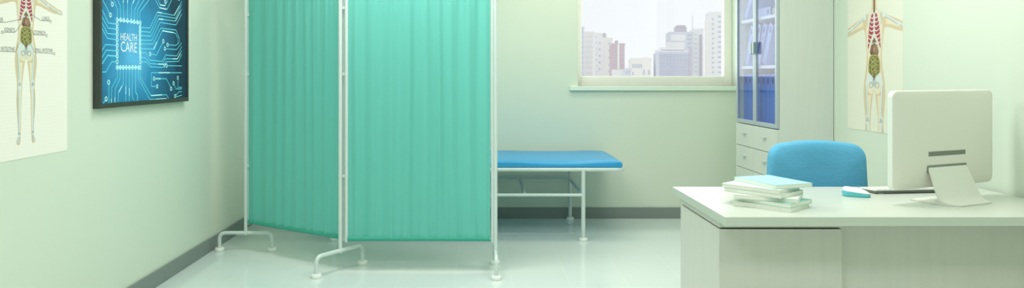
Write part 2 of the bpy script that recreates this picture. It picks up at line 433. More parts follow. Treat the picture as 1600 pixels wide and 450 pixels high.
HALF = [(.017,.345),(.018,.305),(.045,.292),(.073,.28),(.10,.270),(.14,.258),(.2,.238),(.235,.226),(.258,.222),(.275,.212),(.276,.203),(.262,.198),(.235,.201),(.2,.203),(.14,.216),(.10,.226),(.072,.226),(.064,.20),(.060,.17),(.053,.13),(.057,.08),(.070,.03),(.076,-.02),(.073,-.06),(.064,-.11),(.062,-.15),(.066,-.20),(.059,-.27),(.053,-.34),(.066,-.372),(.060,-.388),(.042,-.385),(.037,-.34),(.034,-.25),(.030,-.18),(.024,-.11),(.013,-.05)]
def figure(P, cu, cv, k):
    T2 = lambda pts: [(cu+p[0]*k, cv+p[1]*k) for p in pts]
    mir = lambda pts: [(-p[0], p[1]) for p in pts]
    full = smooth_pts(HALF + [(0,-.012)] + mir(HALF)[::-1], 4)
    P.poly(T2(full), M['skin'], 0)
    P.ell(cu, cv+.385*k, .036*k, .050*k, M['skin'], 0)
    E = lambda x, y, a, b, m, l, rot=0, both=False: [P.ell(cu+sx*x*k, cv+y*k, a*k, b*k, m, l, rot*sx) for sx in ((1,-1) if both else (1,))]
    L = lambda pts, w, m, l, w2=None: [P.line(T2(smooth_pts(q, 5)), w*k, m, l, w2*k if w2 else None) for q in (pts, mir(pts))]
    G = lambda pts, m, l, both=True: [P.poly(T2(smooth_pts(q, 4, True)), m, l) for q in ((pts, mir(pts)) if both else (pts,))]
    # lighter flesh down the middle of torso, arms and legs
    G([(.050,.27),(.054,.18),(.044,.12),(.052,.05),(.060,0),(0,-.005),(0,.28)], M['skin2'], 1)
    L([(.08,.252),(.15,.236),(.235,.213)], .020, M['skin2'], 1, .012)
    L([(.040,-.03),(.042,-.12),(.046,-.33)], .034, M['skin2'], 1, .012)
    # throat and lungs
    P.line(T2([(0,.42),(0,.36),(0,.30),(0,.27)]), .009*k, M['darkred'], 2); E(0,.352,.007,.014, M['darkred'], 2)
    G([(.006,.281),(.018,.282),(.031,.262),(.039,.225),(.043,.185),(.044,.150),(.034,.165),(.018,.195),(.006,.21)], M['red'], 2)
    # stomach and liver
    G([(-.031,.140),(-.022,.172),(-.002,.193),(.018,.180),(.031,.145),(.024,.124),(.002,.118),(-.020,.126)], M['brown'], 3, False)
    G([(.004,.170),(.018,.168),(.023,.145),(.012,.128),(.004,.140)], M['pink2'], 4, False); E(-.001,.148,.0035,.010, M['pink'], 5); E(-.019,.133,.007,.004, M['darkred'], 5, .5)
    # ribs, sternum, clavicles
    for i in range(7):
        y = .272-.0165*i; o = .026+.0028*i
        L([(.005, y), (o*.45, y-.0045), (o*.8, y-.001), (o, y+.004)], .0048, M['bone'], 6, .0036)
    L([(.024,.276),(.034,.250),(.041,.215),(.045,.180),(.047,.150)], .0040, M['bone'], 6)
    L([(.003,.196),(.012,.186),(.022,.166),(.032,.142),(.037,.128)], .0050, M['bone'], 7, .003)
    P.line(T2([(0,.288),(0,.24),(0,.196)]), .012*k, M['bone'], 7, .008*k)
    L([(.004,.288),(.026,.293),(.046,.289),(.062,.286)], .0050, M['bone'], 7)
    L([(.044,.283),(.050,.262),(.047,.240)], .0050, M['boned'], 6, .003)
    # arm bones
    L([(.064,.277),(.072,.273),(.110,.258),(.150,.240),(.160,.237)], .013, M['boned'], 7, .010)
    L([(.064,.278),(.072,.274),(.110,.260),(.150,.242),(.160,.239)], .008, M['bone'], 8, .006)
    E(.066,.276,.011,.010, M['bone'], 8, 0, True); E(.163,.237,.009,.008, M['bone'], 8, 0, True)
    L([(.163,.239),(.20,.226),(.236,.216)], .0055, M['bone'], 7); L([(.163,.232),(.20,.218),(.236,.210)], .0045, M['boned'], 7)
    E(.243,.212,.010,.006, M['bone'], 8, -.3, True)
    for a in (-.3, -.1, .1, .3): L([(.248,.210),(.260,.209+a*.010),(.273,.207+a*.022)], .0026, M['bone'], 8)
    # gut
    G([(0,.130),(.026,.124),(.039,.100),(.041,.070),(.033,.046),(.012,.038),(-.012,.038),(-.033,.046),(-.041,.070),(-.039,.100),(-.026,.124)], M['olived'], 5, False)
    L([(.0,.124),(.022,.121),(.033,.106),(.036,.080),(.031,.055),(.018,.046)], .0090, M['olive'], 6)
    L([(.0,.126),(.022,.123),(.034,.107),(.037,.080),(.032,.056),(.020,.047)], .0035, M['olivel'], 7)
    for j, (x0, x1, y, b_) in enumerate([(-.022,.018,.112,.004),(-.026,.006,.103,-.004),(.002,.027,.101,.005),(-.025,.020,.093,.005),(-.028,-.002,.084,-.005),(.000,.028,.086,-.004),(-.024,.024,.075,.005),(-.026,.010,.066,-.005),(.004,.026,.064,.004),(-.020,.020,.056,-.004),(-.014,.014,.047,.003)]):
        q = [(x0, y-b_), (x0*.6+x1*.4, y+b_), (x0*.3+x1*.7, y-b_*.6), (x1, y+b_*.8)]
        P.line(T2(smooth_pts(q, 5)), .0072*k, M['olive'], 7); P.line(T2(smooth_pts([(a, c+.0012) for a, c in q], 5)), .0030*k, M['olivel'], 8)
    # pelvis
    G([(.004,.030),(.020,.050),(.042,.056),(.053,.042),(.046,.022),(.030,.004),(.018,-.008),(.004,.004)], M['bone'], 6)
    G([(.002,.038),(.010,.036),(.008,.010),(.002,.002)], M['boned'], 8); E(.022,.010,.014,.013, M['boned'], 8, 0, True)
    E(.022,.009,.008,.008, M['skin2'], 9, 0, True); E(.0,.043,.0035,.014, M['darkred'], 10)
    E(.053,.016,.009,.009, M['bone'], 8, 0, True)
    # legs
    L([(.055,.012),(.050,-.04),(.047,-.09),(.045,-.115)], .013, M['boned'], 7, .012)
    L([(.054,.012),(.049,-.04),(.046,-.09),(.044,-.115)], .0085, M['bone'], 8, .008)
    E(.045,-.116,.0125,.010, M['bone'], 9, 0, True); E(.045,-.130,.010,.0035, M['boned'], 10, 0, True); E(.046,-.122,.006,.006, M['boned'], 10, 0, True); E(.045,-.140,.0125,.010, M['bone'], 9, 0, True)
    L([(.044,-.145),(.045,-.24),(.046,-.335)], .0105, M['bone'], 8, .007); L([(.056,-.150),(.056,-.24),(.051,-.335)], .0035, M['boned'], 7)
    E(.048,-.342,.008,.008, M['boned'], 9, 0, True)
    L([(.048,-.345),(.053,-.362),(.057,-.380)], .012, M['bone'], 9, .016); L([(.046,-.355),(.050,-.380)], .003, M['boned'], 10); L([(.052,-.355),(.059,-.380)], .003, M['boned'], 10)

PW, PH = 0.624, 0.93
def poster(side, y0, z0, label, cu, cv, k, sheet, labels):
    x = XL if side < 0 else XR
    t = thing('anatomy_poster', label, 'poster', (x, y0, z0), 0)
    # u runs left to right as seen from inside the room; y0 is the u = 0 edge
    sg = 1 if side < 0 else -1
    place = lambda u, v, e: (-side*(0.0017+e), sg*u, v)
    P = Print(place, (0.001, PW-0.001, 0.001, PH-0.001))
    figure(P, cu, cv, k)
    if labels:
        W = lambda px, py: (2*F/(VX-px)-y0, H+(VY-py)/((VX-px)/2.0)-z0)
        def lab(txt, a, b, hh, pts, rg):
            p0, p1 = W(*a), W(*b); P.text(txt, p0[0], p0[1], p1[0]-p0[0], hh, M['ink'], 3, (p1[1]-p0[1])/(p1[0]-p0[0]))
            P.line([W(*q) for q in pts], .0017, M['ink'], 10)
            if rg: u, v = W(*rg); P.ring(u, v, .0060, .0008, M['ink'], 10)
        lab('LUNGS', (65,31.5), (76.5,32), .017, [(47,22),(61.5,31),(62.5,32),(76.5,33)], (78.2,33.4))
        lab('STOMACH', (52.5,53.5), (70,54), .017, [(45.5,40),(51.5,54),(70.5,55)], (72,55.6))
        lab('SMALL INTESTINE', (54,81), (81.5,82), .017, [(46,67),(53,82),(82,83.5)], (83.8,84))
        lab('KIDNEYS', (6.2,49), (22.3,50), .017, [(33,37),(22.5,50.5),(4.5,50)], (2.8,50.3))
        lab('LARGE INTESTINE', (-14,78.5), (22,80), .017, [(29,67),(23.5,81),(-15,79.5)], (-17,79.5))
        lab('LIVER', (-8.5,34), (4.2,34), .017, [(34,30),(8,34.8),(-10,34.8)], (-12,34.8))
    P.build('printed_chart', t)
    obj('sheet', bbox(*((0, 0.002, 0, PW) if side < 0 else (-0.002, 0, -PW, 0)), 0, PH), sheet, t)
    return t
poster(-1, 2.846, 0.938, 'anatomy poster with organ labels on the left wall, full skeleton legs showing', 3.155-2.846, 1.388-0.938, 1.0, M['poster'], True)
poster(1, 4.79, 0.949, 'anatomy poster without labels beside the cabinet, figure cropped at the shins', 4.79-4.47, 1.224-0.949, 1.62, M['posterlt'], False)

# ------------------------------------------------------------------ framed circuit picture
PY0, PY1, PZ0, PZ1 = 3.702, 4.83, 1.128, 1.845
t = thing('framed_picture', 'dark framed blue picture of a glowing circuit board reading HEALTH CARE', 'picture', (XL, 4.22, PZ0), 0)
fd, bw = 0.037, 0.026
bm = bmesh.new(); a0, a1 = PY0-4.22, PY1-4.22; hh = PZ1-PZ0
box(bm, 0, fd, a0, a0+bw*.8, 0, hh); box(bm, 0, fd, a1-bw*.8, a1, 0, hh); box(bm, 0, fd, a0+bw*.8, a1-bw*.8, 0, bw); box(bm, 0, fd, a0+bw*.8, a1-bw*.8, hh-bw, hh)
obj('frame', bm, M['frame'], t)
XP = fd-0.006
picture = obj('printed_picture', bbox(0.004, XP, a0+bw*.8, a1-bw*.8, bw, hh-bw), M['pic'], t)
P = Print(lambda u, v, e: (XP-.0003+e, u, v), (a0+bw*.8, a1-bw*.8, bw, hh-bw))
def PC(px, py):
    s = (VX-px)/(-(XL+XP)); return (F/s-4.22, H+(VY-py)/s-PZ0)
Z = {1: (140, 0), 2: (210, 0), 3: (140, 85), 4: (210, 85)}
def ZP(z, p): return PC(Z[z][0]+p[0]/5.0, Z[z][1]+p[1]/5.0)
traces = [
 (1, [(100,80),(148,180),(208,187)]), (1, [(96,130),(145,220),(208,227)]), (1, [(96,178),(140,262),(208,268)]), (1, [(96,220),(140,300),(208,310)]),
 (1, [(96,395),(125,348),(208,355)]), (1, [(96,450),(130,392),(208,397)]), (1, [(96,500),(140,432),(208,437)]), (3, [(98,75),(140,10),(208,15)]), (3, [(98,137),(128,137),(172,58),(208,58)]),
 (1, [(102,0),(158,108)]), (1, [(160,-10),(175,22)]), (1, [(188,-5),(217,75),(217,148)]), (1, [(210,-20),(240,45),(242,148)]), (1, [(262,-10),(266,150)]), (1, [(298,-10),(295,155)]),
 (1, [(350,-10),(328,45),(325,160)]), (1, [(395,-10),(352,75),(350,165)]), (1, [(430,-10),(375,75),(373,168)]), (1, [(470,-10),(393,95),(393,172)]),
 (2, [(50,215),(120,220),(180,95),(310,120),(370,10)]), (2, [(50,245),(125,252),(185,120),(320,143),(370,35)]), (2, [(50,278),(130,282),(190,148),(320,165),(370,70)]), (2, [(50,313),(135,315),(200,175),(325,195),(370,110)]),
 (2, [(50,343),(145,343),(205,220),(325,235),(352,300),(350,330),(325,355),(266,350)]), (2, [(50,380),(155,385),(217,240),(305,255),(322,262),(340,300),(338,330)]),
 (2, [(220,335),(172,430),(130,422)]), (2, [(245,382),(330,387),(368,335)]), (2, [(165,0),(195,60),(255,72),(295,-10)]), (2, [(183,-5),(200,38),(240,45),(262,0)]),
 (4, [(50,-15),(90,-12),(120,45),(215,55),(245,5),(330,12),(370,-60)]), (4, [(50,22),(85,25),(122,72),(215,78),(240,35),(335,35),(370,-30)]), (4, [(50,60),(95,60),(125,97),(220,102),(243,58),(345,55),(370,0)]),
 (4, [(258,88),(370,90)]), (4, [(370,143),(133,143),(133,250),(168,250)]), (4, [(160,190),(250,190),(283,258)]), (4, [(310,235),(325,270),(370,270)]), (4, [(340,195),(340,258),(370,257)]),
 (4, [(325,318),(345,293),(370,291)]), (4, [(328,332),(370,318)]), (4, [(30,112),(30,180),(120,352),(250,345),(265,360)]), (4, [(48,112),(45,175),(130,322),(250,315),(268,345)]), (4, [(8,112),(10,300),(25,320),(25,380)]),
 (3, [(217,115),(217,180),(172,260),(170,390)]), (3, [(238,115),(237,190),(200,265),(197,390)]), (3, [(264,115),(262,235),(225,300),(222,380)]), (3, [(285,115),(283,380)]), (3, [(310,115),(310,380)]),
 (3, [(333,115),(333,330),(352,372)]), (3, [(358,115),(358,290),(373,315),(373,380)]), (3, [(150,230),(150,390)]), (3, [(122,358),(104,385)]), (2, [(355,5),(300,-20)]),
]
for z, pts in traces: P.line([ZP(z, p) for p in pts], .0042, M['trace'], 2)
for z, pts in [(1,[(210,187),(210,437)]), (1,[(215,155),(393,178)]), (3,[(210,102),(395,102)]), (2,[(43,178),(43,470)]), (1,[(262,0),(263,20)]), (1,[(297,0),(296,25)]), (1,[(348,0),(338,25)]),
               (3,[(250,250),(228,296)]), (3,[(283,250),(283,310)]), (3,[(310,265),(310,325)]), (3,[(170,345),(170,380)]), (3,[(197,335),(197,380)]), (4,[(190,143),(275,143)]), (4,[(185,75),(235,78)]),
               (4,[(165,190),(205,190)]), (4,[(130,322),(215,316)]), (4,[(170,350),(250,345)]), (2,[(195,60),(250,72)]), (2,[(200,38),(240,44)]), (2,[(310,120),(352,45)]), (2,[(320,165),(358,92)]),
               (2,[(218,240),(305,255)]), (2,[(150,382),(175,325)]), (4,[(230,102),(245,70)]), (2,[(180,95),(215,102)]), (2,[(190,148),(225,152)]), (4,[(300,35),(335,35),(360,-10)])]:
    P.line([ZP(z, p) for p in pts], .0068, M['traceb'], 3)
for z, pts in [(1,[(215,155),(242,155),(267,158),(295,162),(325,166),(348,170),(373,174),(395,178),(215,187),(215,227),(215,268),(215,310),(215,355),(215,397),(215,437),(162,117),(177,33)]),
               (3,[(215,15),(215,58),(215,102),(238,102),(262,102),(285,102),(310,102),(334,102),(358,102),(382,103),(148,218),(128,348)]),
               (2,[(43,215),(43,245),(43,278),(43,313),(43,343),(43,380),(43,410),(225,322),(258,350),(237,380),(122,422),(240,12)]),
               (4,[(45,-10),(45,22),(45,60),(45,103),(250,87),(177,250),(153,190),(286,268),(305,225),(338,183),(318,325)])]:
    for p in pts:
        u, v = ZP(z, p); P.ring(u, v, .0105, .0030, M['traceb'], 4)
for txt, z0p, z1p, hpx in (('HEALTH', (188.3,62.8), (213.8,64.6), .040), ('CARE', (188.6,80.5), (213.8,82.4), .057)):
    p0, p1 = PC(*z0p), PC(*z1p); P.text(txt, p0[0], p0[1], p1[0]-p0[0], hpx, M['ptext'], 5, (p1[1]-p0[1])/(p1[0]-p0[0]))
P.build('circuit_print', picture)

# ------------------------------------------------------------------ folding privacy screen
TOPZ = 1.92
t = thing('privacy_screen', 'white tubular folding screen with two teal pleated curtain panels', 'privacy screen', (-0.935, 4.77, 0))
org = Vector(t.location)
stands = [((-1.735, 5.31), (-1.93, 5.31), (-1.54, 5.31)), ((-0.93, 4.77), (-1.052, 4.605), (-0.808, 4.935)), ((0.103, 4.75), (0.103, 4.565), (0.103, 4.945))]
for (px, py), A, B in stands:
    bm = bmesh.new(); tube(bm, [(px-org.x, py-org.y, 0.12), (px-org.x, py-org.y, TOPZ+0.02)], 0.0125)
    obj('upright_pole', bm, M['tube'], t, smooth=True)
    bm = bmesh.new()
    tube(bm, fillet([(A[0]-org.x, A[1]-org.y, 0.015), (A[0]-org.x, A[1]-org.y, 0.135), (B[0]-org.x, B[1]-org.y, 0.135), (B[0]-org.x, B[1]-org.y, 0.015)], 0.05, 8), 0.0135)
    fb = obj('foot_bar', bm, M['tube'], t, smooth=True)
    foot_disc('rubber_foot', fb, A[0]-org.x, A[1]-org.y); foot_disc('rubber_foot', fb, B[0]-org.x, B[1]-org.y)

def curtain_panel(a, b, zb, seed, fa=0.0, fb_=0.0):
    """a, b: (x, y) of the frame poles; the curtain hangs between them from a top rod to a bottom rod"""
    A, B = Vector((*a, 0))-org, Vector((*b, 0))-org
    for p in (A, B):
        bm = bmesh.new(); tube(bm, [(p.x, p.y, zb-0.012), (p.x, p.y, TOPZ)], 0.0105); obj('frame_pole', bm, M['tube'], t, smooth=True)
    bm = bmesh.new(); tube(bm, [(A.x, A.y, TOPZ-0.012), (B.x, B.y, TOPZ-0.012)], 0.009); obj('top_rail', bm, M['tube'], t, smooth=True)
    bm = bmesh.new(); tube(bm, [(A.x, A.y, zb+0.012), (B.x, B.y, zb+0.012)], 0.008); obj('bottom_rail', bm, M['tube'], t, smooth=True)
    u = (B-A).normalized(); n = Vector((u.y, -u.x, 0)); L = (B-A).length; A2 = A+u*0.012; L2 = L-0.026
    rnd = random.Random(seed); pl = []
    x = 0.0
    while x < 1.0:
        pl.append((x, rnd.uniform(0.6, 1.0)*(1 if len(pl) % 2 else -1))); x += rnd.uniform(0.035, 0.08)
    pl.append((1.0, 0))
    fine = [(rnd.uniform(60, 150), rnd.uniform(0, 6.28), rnd.uniform(.2, 1)) for _ in range(4)]
    def wave(s):
        for (x0, y0), (x1, y1) in zip(pl, pl[1:]):
            if x0 <= s <= x1:
                q = (s-x0)/(x1-x0); q = q*q*(3-2*q); return y0*(1-q)+y1*q
        return 0
    NX, NZ = 260, 40; grid_ = []
    for j in range(NZ+1):
        v = j/NZ; z = zb+0.012+(TOPZ-zb-0.024)*v
        amp = (0.0105 if seed == 5 else 0.0135)*(0.45+0.55*math.sin(PI*min(1, v*1.02+0.03))**0.5)
        fa_ = 0.0022*(math.exp(-v*5)+math.exp(-(1-v)*6))
        row = []
        for i in range(NX+1):
            s = i/NX
            sh = s+0.006*math.sin(v*3+s*9+seed)
            sh = min(1, max(0, sh))
            edge = min(1, s*25, (1-s)*25)
            d = (amp*wave(sh)+fa_*sum(math.sin(f*s+p)*w_ for f, p, w_ in fine))*edge
            p = A2+u*(L2*s)+n*(d+0.006)
            row.append((p.x, p.y, z))
        grid_.append(row)
    bm = bmesh.new(); R = [[bm.verts.new(p) for p in row] for row in grid_]
    for j in range(NZ):
        for i in range(NX): bm.faces.new([R[j][i], R[j][i+1], R[j+1][i+1], R[j+1][i]])
    cu = obj('curtain', bm, M['teal'], t, smooth=True)
    bm = bmesh.new(); q = A2+n*0.003; q2 = A2+u*L2+n*0.003
    k = 24; pts = [q.lerp(q2, i/k)+Vector((0, 0, zb+0.011)) for i in range(k+1)]
    tube(bm, pts, 0.0155); h_ = obj('hem', bm, M['hem'], cu, smooth=True)
curtain_panel((-1.724, 5.332), (-0.915, 4.80), 0.205, 5)
curtain_panel((-0.888, 4.765), (0.083, 4.757), 0.205, 11)
for (x, y) in ((-1.7235, 5.315), (-0.905, 4.775), (0.093, 4.753)):
    for z in (0.62, 1.30, 1.74): obj('pole_clip', bbox(x-org.x-0.012, x-org.x+0.012, y-org.y-0.006, y-org.y+0.006, z, z+0.02), M['tube'], t, bevel=0.002)

# ------------------------------------------------------------------ examination bed
BY0, BY1, BX0, BX1, BZ = 5.64, 6.46, -1.42, 1.135, 0.56
t = thing('examination_bed', 'blue padded examination bed on a white tube frame under the window wall', 'bed', (-0.15, 6.05, 0))
ox, oy = -0.15, 6.05
bm = bmesh.new()
loop = [(BX0,BY0),(BX1,BY0),(BX1,BY1),(BX0,BY1)]
pts = []
for cx, cy, a0 in ((BX1-.07,BY1-.07,0),(BX0+.07,BY1-.07,90),(BX0+.07,BY0+.07,180),(BX1-.07,BY0+.07,270)):
    for k in range(9):
        a = math.radians(a0+90*k/8); pts.append((cx+.07*math.cos(a)-ox, cy+.07*math.sin(a)-oy, BZ))
tube(bm, pts, 0.015, closed=True)
obj('bed_frame', bm, M['tube'], t, smooth=True)
LX = (-1.15, 0.812)
for lx in LX:
    for ly in (BY0, BY1):
        bm = bmesh.new(); tube(bm, [(lx-ox, ly-oy, 0.01), (lx-ox, ly-oy, BZ)], 0.0165)
        lg = obj('leg', bm, M['tube'], t, smooth=True); foot_disc('rubber_foot', lg, lx-ox, ly-oy, 0.034, 0.024)
for ly in (BY0, BY1):
    bm = bmesh.new(); tube(bm, [(LX[0]-ox, ly-oy, 0.36), (LX[1]-ox, ly-oy, 0.36)], 0.0125); obj('lower_rail', bm, M['tube'], t, smooth=True)
for lx in LX:
    bm = bmesh.new(); tube(bm, [(lx-ox, BY0-oy, 0.36), (lx-ox, BY1-oy, 0.36)], 0.0125); obj('end_rail', bm, M['tube'], t, smooth=True)
bm = bmesh.new(); tube(bm, [(0.353-ox, BY0-oy, 0.36), (0.363-ox, BY1-oy, 0.36)], 0.012)
obj('cross_brace', bm, M['tube'], t, smooth=True)
# mattress with a soft edge
bm = bmesh.new(); NXm, NYm = 70, 22
mx0, mx1, my0, my1, mz0, mz1 = BX0+.02-ox, 1.125-ox, BY0-.005-oy, BY1-.0-oy, BZ+.013, BZ+.068
rings = []
def mp(a, inset, z, wob):
    out = []
    w2, h2 = (mx1-mx0)/2-inset, (my1-my0)/2-inset; cx, cy = (mx0+mx1)/2, (my0+my1)/2
    base = rrect(2*w2, 2*h2, 0.02, 4, cx, cy)
    for q, p in enumerate(base):
        r_ = base[(q+1) % len(base)]; l_ = math.hypot(r_[0]-p[0], r_[1]-p[1]); ns = 60 if l_ > 1 else (16 if l_ > .3 else 1)
        for k in range(ns):
            x, y = p[0]+(r_[0]-p[0])*k/ns, p[1]+(r_[1]-p[1])*k/ns
            out.append((x, y+wob*1.5*math.sin(x*7+2), z+wob*(math.sin(x*6.3)+.8*math.sin(x*17+1)+.7*math.sin(x*11+y*9))))
    return out
loft(bm, [mp(0, .012, mz0, 0), mp(0, .002, mz0+.008, 0), mp(0, 0, mz0+.022, 0), mp(0, .002, mz1-.022, .001), mp(0, .004, mz1-.014, .0022), mp(0, .010, mz1-.009, .0026), mp(0, .03, mz1-.004, .0022), mp(0, .08, mz1, .0018)], cap=True)
obj('mattress', bm, M['vinyl'], t, smooth=True)

# ------------------------------------------------------------------ cabinet
CY0, CY1, CX0, CX1, CH = 4.98, 5.77, 2.06, XR-0.004, 2.2
GB = 0.928
t = thing('storage_cabinet', 'tall whitewashed cabinet with glass doors above small drawers', 'cabinet', (CX1, (CY0+CY1)/2, 0))
cx, cy = CX1, (CY0+CY1)/2
X = lambda v: v-cx
Yc = lambda v: v-cy
fx = CX0+0.022
for y0, y1 in ((CY0, CY0+.022), (CY1-.022, CY1)):
    obj('side_panel', bbox(X(fx), 0, Yc(y0), Yc(y1), 0, CH), M['cabinet'], t, bevel=0.0015)
obj('back_panel', bbox(-0.012, 0, Yc(CY0+.022), Yc(CY1-.022), 0.06, CH-.02), M['cabin'], t)
obj('top_panel', bbox(X(CX0), 0, Yc(CY0-.004), Yc(CY1+.004), CH, CH+.025), M['cabinet'], t, bevel=0.0015)
obj('plinth', bbox(X(fx+.02), -.012, Yc(CY0+.022), Yc(CY1-.022), 0, 0.06), M['cabinet'], t)
for z in (GB+.002, 1.352, 1.715, 2.05):
    obj('shelf', bbox(X(fx+.012), -.012, Yc(CY0+.022), Yc(CY1-.022), z, z+.022), M['shelf'], t)
for z0 in (0.062,):
    obj('drawer_carcass', bbox(X(fx+.004), -.012, Yc(CY0+.022), Yc(CY1-.022), .062, GB-.004), M['dark'], t)  # solid block coloured dark for the shade between drawer fronts
YM = 5.385
g = 0.0018
for r in range(5):
    z1 = GB-0.006-r*0.1732; z0 = z1-0.1732+0.0045
    for y0, y1 in ((CY0+.002, YM-g/2), (YM+g/2, CY1-.002)):
        dr = obj('drawer', bbox(X(CX0), X(fx), Yc(y0), Yc(y1), z0, z1), M['cabinet'], t, bevel=0.001)
        ym = (y0+y1)/2; zm = (z0+z1)/2+0.012
        bm = bmesh.new(); ring0 = []
        N = 12
        A = [(0.0, 0.034*math.cos(PI*k/N), -0.024*math.sin(PI*k/N)*0.75+.008) for k in range(N+1)]
        f0 = [bm.verts.new((X(CX0), Yc(ym)+a[1], zm+a[2])) for a in A]
        f1 = [bm.verts.new((X(CX0)-0.018, Yc(ym)+a[1]*.85, zm+a[2]*.8)) for a in A]
        for k in range(N): bm.faces.new([f0[k], f0[k+1], f1[k+1], f1[k]])
        bm.faces.new(f1); bm.faces.new([f0[0], f1[0], f1[-1], f0[-1]])
        obj('handle', bm, M['handle'], dr, smooth=True)
for y0, y1, sidey in ((CY0+.002, YM-.002, 1), (YM+.002, CY1-.002, -1)):
    bm = bmesh.new(); w = 0.026; z0, z1 = GB, CH-.006
    box(bm, X(CX0), X(fx-.002), Yc(y0), Yc(y0+w), z0, z1); box(bm, X(CX0), X(fx-.002), Yc(y1-w), Yc(y1), z0, z1)
    box(bm, X(CX0), X(fx-.002), Yc(y0+w), Yc(y1-w), z0, z0+.03); box(bm, X(CX0), X(fx-.002), Yc(y0+w), Yc(y1-w), z1-.03, z1)
    dr = obj('glass_door', bm, M['alu'], t, bevel=0.002)
    obj('pane', bbox(X(CX0+.008), X(CX0+.012), Yc(y0+w-.004), Yc(y1-w+.004), z0+.026, z1-.026), M['cglass'], dr)
    yh = y1-0.022 if sidey > 0 else y0+0.022
    bm = bmesh.new(); box(bm, X(CX0)-.022, X(CX0), Yc(yh-.018), Yc(yh+.018), 1.46, 1.55)
    obj('handle', bm, M['bhandle'], dr, bevel=0.004)

# binders
BW, BHh, BD = 0.078, 0.355, 0.285
def make_binder(card, hole, label, h, wd):
    r = thing('ring_binder', label, 'binder')
    bm = bmesh.new(); e = 0.003
    box(bm, 0, e, -wd/2, wd/2, 0, h); box(bm, e, BD, -wd/2, -wd/2+e, 0, h); box(bm, e, BD, wd/2-e, wd/2, 0, h)
    obj('cover', bm, card, r, bevel=0.0012)
    obj('papers', bbox(0.02, BD-.015, -wd/2+.006, wd/2-.006, .008, h-.012), M['paper'], r)
    bm = bmesh.new(); N = 20
    for (r0, x) in ((.016, -.0012),):
        o_ = [bm.verts.new((x, .016*math.cos(2*PI*k/N), h-.045+.022*math.sin(2*PI*k/N))) for k in range(N)]
        i_ = [bm.verts.new((0.0, .018*math.cos(2*PI*k/N), h-.045+.024*math.sin(2*PI*k/N))) for k in range(N)]
        bm.faces.new(o_)
        for k in range(N): bm.faces.new([o_[k], o_[(k+1) % N], i_[(k+1) % N], i_[k]])
    obj('finger_hole', bm, hole, r)
    return r
def dup(root, label, group):
    r = root.copy(); C.objects.link(r); r['label'] = label; r['group'] = group
    for ch in root.children:
        c2 = ch.copy(); C.objects.link(c2); c2.parent = r
    return r
bl = ['blue ring binder at the far left end of the lower shelf row', 'blue ring binder second from the left on the lower shelf', 'blue ring binder third from the left, against the door mullion',
      'blue ring binder just right of the mullion behind the right door', 'blue ring binder in the middle left behind the right glass door', 'blue ring binder in the middle right behind the right glass door',
      'blue ring binder last but one at the right of the lower shelf', 'blue ring binder at the right end beside the door frame']
b0 = make_binder(M['binder'], M['hole'], bl[0], BHh, 0.083)
ys = [5.702-0.0875*i for i in range(8)]
for i, y in enumerate(ys):
    o = b0 if i == 0 else dup(b0, bl[i], '')
    o['group'] = 'blue binders on the lower shelf'; o.location = (2.115, y, GB+.0245)
b1 = make_binder(M['binderlt'], M['holelt'], 'pale binder leaning behind the left glass door on the middle shelf', 0.32, 0.066)
def lean(o, yb, z, ang):
    # rests on its near-bottom edge and tips towards the near side panel
    w2 = 0.033; o.rotation_euler = (ang, 0, 0)
    # local (y=-w2, z=0) is the pivot
    o.location = (2.115, yb+w2*math.cos(ang), z+w2*math.sin(ang)+0.0008)
z1s = 1.374
lean(b1, 5.66, z1s, math.radians(23)); b1['group'] = 'pale binders on the middle shelf'
for lab, yb, an in (('pale binder leaning just right of the door handle, middle shelf', 5.50, 20), ('pale binder leaning in the middle behind the right door, middle shelf', 5.415, 24), ('pale binder leaning furthest right on the middle shelf', 5.315, 27)):
    o = dup(b1, lab, 'pale binders on the middle shelf'); lean(o, yb, z1s, math.radians(an))
o = dup(b1, 'pale binder leaning on the top visible shelf behind the left door', 'pale binders on the upper shelf'); lean(o, 5.70, 1.737, math.radians(42))
o = dup(b1, 'pale binder lying on its side on the top visible shelf', 'pale binders on the upper shelf')
o.rotation_euler = (math.radians(90), 0, 0); o.location = (2.115, 5.54, 1.737+.0335)

# ------------------------------------------------------------------ desk
DX0, DX1, DY0, DY1, DZ = 0.952, 2.435, 2.786, 3.545, 0.75
t = thing('office_desk', 'whitewashed wooden desk with a square pedestal at its left end', 'desk', (DX0, DY0, 0))
W, Dp = DX1-DX0, DY1-DY0
obj('desktop', bbox(0, W, 0, Dp, DZ-.036, DZ), M['desktop'], t, bevel=0.002)
px0, py0 = 0.03, 0.158
obj('apron', bbox(px0, 0.535, py0, Dp-.02, 0.676, DZ-.036), M['desk'], t, bevel=0.001)
obj('gap_shade_strip', bbox(px0+.012, 0.52, py0+.012, Dp-.03, 0.664, 0.676), M['dark'], t)  # added dark strip that paints the shade inside the groove
obj('pedestal', bbox(px0, 0.535, py0, Dp-.04, 0.0, 0.6685), M['desk'], t, bevel=0.0012)
for k in range(3):
    z0 = .04+.205*k
    dr = obj('drawer', bbox(px0+.004, .531, Dp-.04, Dp-.022, z0, z0+.2), M['desk'], t, bevel=.001)
    bm = bmesh.new(); tube(bm, fillet([(.22,Dp-.022,z0+.13),(.22,Dp+.0,z0+.13),(.34,Dp+.0,z0+.13),(.34,Dp-.022,z0+.13)], .008), .004, 10); obj('handle', bm, M['handle'], dr, smooth=True)
obj('modesty_panel', bbox(0.535, W-.03, py0+.022, py0+.04, 0.06, DZ-.036), M['desk'], t)
obj('end_panel', bbox(W-.03, W-.005, py0, Dp-.03, 0, DZ-.036), M['desk'], t, bevel=0.001)

# ------------------------------------------------------------------ monitor
ang = math.atan2(.404, .915)
mc = Vector((2.052, 3.196, DZ))
t = thing('desktop_computer', 'pale all-in-one computer seen from behind on the desk', 'computer', (2.107, 3.04, DZ+0.0), ang)
